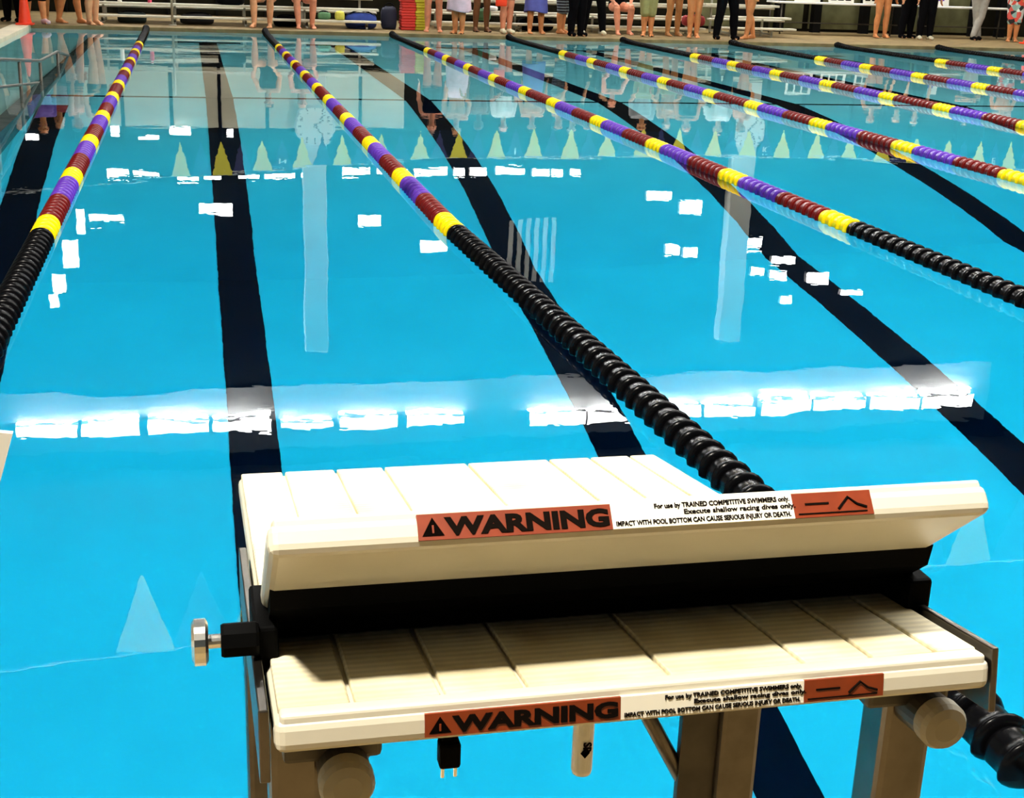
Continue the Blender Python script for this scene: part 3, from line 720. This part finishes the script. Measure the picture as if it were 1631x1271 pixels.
def bodycaps(J):
    u = J['up']; V = lambda *a: Vector(a) + u
    out = legcaps(J) + torso(J)
    out += [(V(0, .01, 1.40), .058, V(0, -.005, 1.53), .050), (V(0, .02, 1.625), .092, V(0, -.02, 1.625), .084), (V(0, -.02, 1.60), .07, V(0, -.045, 1.545), .047), (V(0, -.095, 1.625), .010, V(0, -.112, 1.592), .013),
            (V(0, -.085, 1.556), .014, V(0, -.087, 1.556), .014), (V(.086, .0, 1.62), .012, V(.088, .0, 1.59), .012), (V(-.086, .0, 1.62), .012, V(-.088, .0, 1.59), .012)]
    for k, s in (('L', 1), ('R', -1)):
        out += [(J['sho' + k], .056, J['elb' + k], .042), (J['elb' + k], .043, J['elb' + k].lerp(J['wri' + k], .3), .042), (J['elb' + k].lerp(J['wri' + k], .3), .042, J['wri' + k], .027)]
        d = J['hd' + k]; side = Vector((0, -1, 0)) if abs(d.y) < .7 else Vector((-s, 0, 0)); side = (side - d * side.dot(d)).normalized(); nn = d.cross(side)
        w0 = J['wri' + k]
        for i, ln in enumerate((.070, .080, .075, .060)):
            b0 = w0 + d * .02 + side * (.018 - i * .012); b1 = w0 + d * .085 + side * (.029 - i * .0195)
            out.append((b0, .016, b1, .0135)); cur = nn * (-s * .02)
            m_ = b1 + d * ln * .55 + cur * .4; out.append((b1, .0105, m_, .0098)); out.append((m_, .0098, m_ + d * ln * .42 + cur, .0088))
        t0 = w0 + d * .03 + side * .024; t1 = t0 + d * .035 + side * .028; out.append((t0, .015, t1, .0115)); out.append((t1, .0115, t1 + d * .03 + side * .006, .0098))
        h, b_ = J['heel' + k], J['ball' + k]
        out += [(J['ank' + k], .038, h, .034), (J['ank' + k] + Vector((0, -.01, -.01)), .036, b_ + Vector((0, .02, .006)), .027), (h, .033, b_, .027), (b_ + Vector((-.022, 0, 0)), .024, b_ + Vector((.022, .012, 0)), .022)]
        for i, tl in enumerate((.045, .042, .038, .033, .027)):
            x_ = -s * .034 + s * i * .017; rr = .0135 if i == 0 else .0095
            out.append((b_ + Vector((x_, -.005 + i * .004, -.008)), rr + .002, b_ + Vector((x_ * 1.1, -tl + i * .004, -.014)), rr))
    return out
CACHE = {}
def get(kind, pose):
    key = (kind, pose)
    if key in CACHE: return CACHE[key]
    J = joints(pose); u = J['up']; V = lambda *a: Vector(a) + u
    if kind == 'body': me = fuse('body', bodycaps(J))
    elif kind == 'trousers': me = fuse('trousers', legcaps(J, .022, .04), .014)
    elif kind == 'shorts': me = fuse('shorts', legcaps(J, .022, 1.45), .014)
    elif kind == 'long_shorts': me = fuse('shorts', legcaps(J, .028, .90), .014)
    elif kind == 'briefs': me = fuse('swim_briefs', legcaps(J, .005, 1.93), .012)
    elif kind == 'suit': me = fuse('swimsuit', legcaps(J, .004, 1.95) + torso(J, .005)[:6], .012)
    elif kind == 'shirt':
        cs = torso(J, .014)
        for k in 'LR': cs.append((J['sho' + k], .07, J['sho' + k].lerp(J['elb' + k], .7), .06))
        me = fuse('shirt', cs, .014)
    elif kind == 'hair': me = fuse('hair', [(V(0, .035, 1.655), .088, V(0, .03, 1.64), .090), (V(-.03, .06, 1.60), .06, V(.03, .06, 1.60), .06)], .012)
    elif kind == 'long_hair': me = fuse('hair', [(V(0, .035, 1.655), .088, V(0, .03, 1.64), .090), (V(-.04, .065, 1.62), .055, V(-.035, .075, 1.42), .035), (V(.04, .065, 1.62), .055, V(.035, .075, 1.42), .035)], .012)
    elif kind == 'cap': me = fuse('swim_cap', [(V(0, .018, 1.648), .091, V(0, .0, 1.65), .087)], .012)
    elif kind == 'towel':
        bm = bmesh.new(); rings = []
        for z, rx, ry in ((1.0, .165, .13), (.8, .20, .165), (.6, .215, .18), (.42, .23, .185), (.40, .228, .183), (.42, .215, .172), (.8, .185, .15), (.99, .15, .115)):
            rings.append([bm.verts.new(((rx + .012 * math.sin(7 * t) * (1.05 - z)) * math.cos(t), (ry + .012 * math.cos(5 * t) * (1.05 - z)) * math.sin(t), z + (.02 * math.sin(2 * t) if z < .5 else 0))) for t in [2 * math.pi * i / 48 for i in range(48)]])
        for A, B in zip(rings, rings[1:] + rings[:1]):
            for i in range(48): bm.faces.new((A[i], A[(i + 1) % 48], B[(i + 1) % 48], B[i]))
        finish(bm, True); me = tomesh('towel_wrap', bm); me.materials.append(None)
    elif kind in ('shoeL', 'shoeR', 'sandL', 'sandR'):
        k = kind[-1]; h, b_ = J['heel' + k], J['ball' + k]
        if kind[:4] == 'shoe':
            me = fuse('shoe', [(h + Vector((0, .01, .006)), .043, b_ + Vector((0, -.025, .010)), .038), (J['ank' + k] + Vector((0, 0, -.01)), .047, h + Vector((0, 0, .01)), .044), (b_ + Vector((-.012, -.02, .006)), .036, b_ + Vector((.012, -.015, .006)), .036), (J['ank' + k] + Vector((0, -.01, -.02)), .043, b_ + Vector((0, .03, .012)), .037)], .010)
        else:
            me = fuse('sandal', [(h + Vector((0, .01, -.028)), .02, b_ + Vector((0, -.03, -.022)), .022), (h + Vector((-.022, 0, -.026)), .014, h + Vector((.022, 0, -.026)), .014), (b_ + Vector((-.035, 0, -.012)), .016, b_ + Vector((0, .01, .026)), .010), (b_ + Vector((.035, 0, -.012)), .016, b_ + Vector((0, .01, .026)), .010)], .008)
    elif kind == 'eyes':
        bm = bmesh.new()
        for s in (-1, 1):
            b2 = bmesh.ops.create_icosphere(bm, subdivisions=2, radius=.012); bmesh.ops.translate(bm, verts=b2['verts'], vec=V(s * .033, -.088, 1.622))
        finish(bm, True); me = tomesh('eyes', bm); me.materials.append(None)
    elif kind == 'mouth':
        bm = bmesh.new(); capsule(bm, V(-.02, -.0985, 1.555), .005, V(.02, -.0985, 1.555), .005); finish(bm, True); me = tomesh('mouth', bm); me.materials.append(None)
    CACHE[key] = me; return me
SK = {'fair': (.66, .32, .16), 'tan': (.58, .23, .085), 'rose': (.64, .25, .14), 'brown': (.15, .06, .022), 'olive': (.44, .20, .07)}
for k_, c_ in SK.items(): M['sk_' + k_] = mat('skin_' + k_, c_, .55, var=.16, scale=9, spec=.25)
for nm, col in (('khaki', (.30, .29, .11)), ('greytrouser', (.36, .34, .30)), ('towel_pink', (.72, .52, .62)), ('towel_blue', (.10, .11, .42)), ('hair_dark', (.02, .013, .01)), ('hair_brown', (.09, .045, .02)), ('hair_blond', (.38, .25, .09)), ('shirt_grey', (.30, .30, .30)), ('shirt_white', (.72, .72, .70)), ('shirt_purple', (.12, .06, .30)), ('shirt_maroon', (.25, .03, .03)), ('mouth', (.35, .08, .07)), ('shoe_pink', (.62, .42, .46)), ('shoe_cream', (.74, .70, .52))):
    M[nm] = mat(nm, col, .75, var=.12, scale=14)
def patterned(name, cols, kind):
    m = bpy.data.materials.new(name); n, l, p = nodes(m); tc = n.new('ShaderNodeTexCoord')
    if kind == 'floral':
        tx = n.new('ShaderNodeTexVoronoi'); tx.inputs['Scale'].default_value = 11; src = tx.outputs['Color']
        sp = n.new('ShaderNodeSeparateColor'); l.new(src, sp.inputs[0]); src = sp.outputs[0]
    else:
        tx = n.new('ShaderNodeTexWave'); tx.bands_direction = 'Z'; tx.inputs['Scale'].default_value = 6; src = tx.outputs['Fac']
    l.new(tc.outputs['Object'], tx.inputs['Vector']); rp = n.new('ShaderNodeValToRGB'); rp.color_ramp.interpolation = 'CONSTANT'
    rp.color_ramp.elements[0].color = (*cols[0], 1); rp.color_ramp.elements[1].color = (*cols[1], 1); rp.color_ramp.elements[1].position = 1 / len(cols)
    for i, c in enumerate(cols[2:], 2): e = rp.color_ramp.elements.new(i / len(cols)); e.color = (*c, 1)
    l.new(src, rp.inputs['Fac']); l.new(rp.outputs['Color'], p.inputs['Base Color']); p.inputs['Roughness'].default_value = .8
    M[name] = m
patterned('floral', [(.75, .08, .05), (.02, .02, .02), (.30, .50, .46), (.75, .75, .70), (.70, .10, .08)], 'floral')
patterned('striped', [(.01, .01, .015), (.012, .012, .02), (.02, .02, .03), (.25, .30, .34)], 'stripe')
PY = {}
def person(label, x, y, face, pose, skin, wear, hair='hair_dark', hk='hair', sc=1.0):
    bd = share('person', get('body', pose), None, (x, y, DECK + (.004 if y < YF + .3 else 0)), (0, 0, R(face)), 'sk_' + skin); bd.scale = (sc, sc, sc)
    tag(bd, label, 'person', 'people on the far deck')
    share('hair' if hk != 'cap' else 'swim_cap', get(hk, pose), bd, m=hair)
    share('eyes', get('eyes', pose), bd, m='ink'); share('mouth', get('mouth', pose), bd, m='mouth')
    names = {'trousers': 'trousers', 'shorts': 'shorts', 'long_shorts': 'shorts', 'briefs': 'swim_briefs', 'suit': 'swimsuit', 'shirt': 'shirt', 'towel': 'towel_wrap'}
    for g, mm in wear:
        if g in ('shoe', 'sand'):
            for k in 'LR': share('shoe' if g == 'shoe' else 'sandal', get(g + k, pose), bd, m=mm)
        else: share(names[g], get(g, pose), bd, m=mm)
    return bd
person('person in black trousers and black shoes standing behind the orange cone at left', -2.96, 25.55, -20, 'stand', 'fair', [('trousers', 'dark'), ('shirt', 'shirt_grey'), ('shoe', 'dark')])
person('person with bare calves and pinkish shoes just right of the left cone', -2.53, 25.02, 25, 'step', 'tan', [('long_shorts', 'dark'), ('shirt', 'shirt_purple'), ('shoe', 'shoe_pink')])
person('person with brown bare legs, third from the left end of the deck', -2.34, 25.95, 5, 'stand', 'olive', [('shorts', 'dark'), ('shirt', 'shirt_maroon')])
person('barefoot swimmer with tan legs turned sideways near the left bleacher end', -2.00, 25.48, 60, 'step', 'tan', [('briefs', 'dark')], hk='cap', hair='dark')
person('barefoot swimmer standing at the left end of the long bleacher', -1.60, 24.99, 40, 'narrow', 'fair', [('suit', 'dark')], hair='hair_brown', hk='long_hair')
person('seated swimmer leaning on one bent knee on the left bleacher', 1.27, 25.53, -14, 'seated', 'fair', [('suit', 'dark')], hair='dark', hk='cap')
person('seated swimmer with both rosy legs on the deck, second on the left bleacher', 2.05, 25.55, 4, 'seated', 'rose', [('suit', 'dark')], hair='hair_blond', hk='long_hair')
person('barefoot swimmer with bare legs beside the kickboard stack', 4.39, 25.55, -10, 'stand', 'rose', [('suit', 'dark')], hair='hair_brown', hk='long_hair')
person('swimmer wrapped in a pale pink towel, wearing dark sandals', 4.78, 25.12, -25, 'narrow', 'tan', [('towel', 'towel_pink'), ('sand', 'dark')], hair='dark', hk='cap')
person('person with dark brown legs between the pink towel and white sneakers', 5.40, 26.05, 8, 'stand', 'brown', [('shorts', 'dark'), ('sand', 'dark')])
person('person in black shorts and cream white sneakers', 5.81, 25.70, 10, 'narrow', 'rose', [('shorts', 'dark'), ('shirt', 'shirt_white'), ('shoe', 'shoe_cream')])
person('swimmer wrapped in a blue towel down to the calves', 6.40, 25.8, 0, 'stand', 'tan', [('towel', 'towel_blue')], hair='dark', hk='cap')
person('barefoot person in dark striped shorts right of the blue towel', 6.98, 26.05, 50, 'narrow', 'tan', [('long_shorts', 'striped')])
person('person in black trousers and black shoes right of the striped shorts', 7.08, 25.35, 20, 'stand', 'fair', [('trousers', 'dark'), ('shirt', 'dark'), ('shoe', 'dark')])
person('person in black trousers with cream shoes behind the black end of a rope', 7.62, 26.1, -10, 'apart', 'fair', [('trousers', 'dark'), ('shirt', 'dark'), ('shoe', 'shoe_cream')])
person('seated swimmer with hands on knees on the middle bleacher', 8.28, 26.22, 0, 'seated', 'rose', [('suit', 'dark')], hair='hair_brown', hk='hair')
person('person in khaki green knee shorts and sandals', 8.66, 25.9, -15, 'narrow', 'tan', [('long_shorts', 'khaki'), ('shirt', 'shirt_grey'), ('sand', 'dark')])
person('swimmer with tan legs right of the khaki shorts', 9.29, 26.20, 10, 'stand', 'olive', [('briefs', 'khaki')], hair='hair_dark')
person('swimmer in a black suit with bare legs left of the man in black trousers', 9.55, 25.75, -15, 'narrow', 'tan', [('suit', 'dark')], hair='hair_brown', hk='long_hair')
person('man in black trousers standing wide at the pool edge in the middle right', 10.12, 25.5, 5, 'apart', 'fair', [('trousers', 'dark'), ('shirt', 'shirt_white'), ('shoe', 'dark')])
person('barefoot swimmer seen from the side, right of the man in black trousers', 10.72, 25.8, -75, 'step', 'tan', [('briefs', 'dark')], hk='cap', hair='dark')
person('swimmer in a black suit standing legs apart before the long white table', 14.58, 27.75, 0, 'stand', 'tan', [('suit', 'dark')], hair='dark', hk='cap')
person('person in black trousers right of the swimmer before the white table', 15.30, 27.95, 10, 'stand', 'fair', [('trousers', 'dark'), ('shirt', 'dark'), ('shoe', 'dark')])
person('person in black trousers and cream shoes before the gap between the tables', 15.50, 27.50, -12, 'stand', 'fair', [('trousers', 'dark'), ('shirt', 'dark'), ('shoe', 'shoe_cream')])
person('person in grey trousers with crossed ankles leaning at the right table', 16.95, 27.85, -5, 'crossed', 'fair', [('trousers', 'greytrouser'), ('shirt', 'dark'), ('shoe', 'dark')])
person('barefoot person in red and teal floral shorts at the far right', 17.62, 27.5, -30, 'narrow', 'tan', [('long_shorts', 'floral')], hair='hair_brown')
# orange bag carried before the black shorts
og = obj('tote_bag', box(-.11, .11, -.03, .03, 0, .26, .025, 3), M['cone'], None, (5.62, 25.35, .56), (0, 0, R(10)), smooth=True); tag(og, 'orange bag hanging beside the person in black shorts', 'bag')
obj('strap', polytube([(.09 * math.cos(t), 0, .25 + .26 * math.sin(t)) for t in [math.pi * i / 10 for i in range(11)]], .008, 8), 'dark', og, smooth=True)
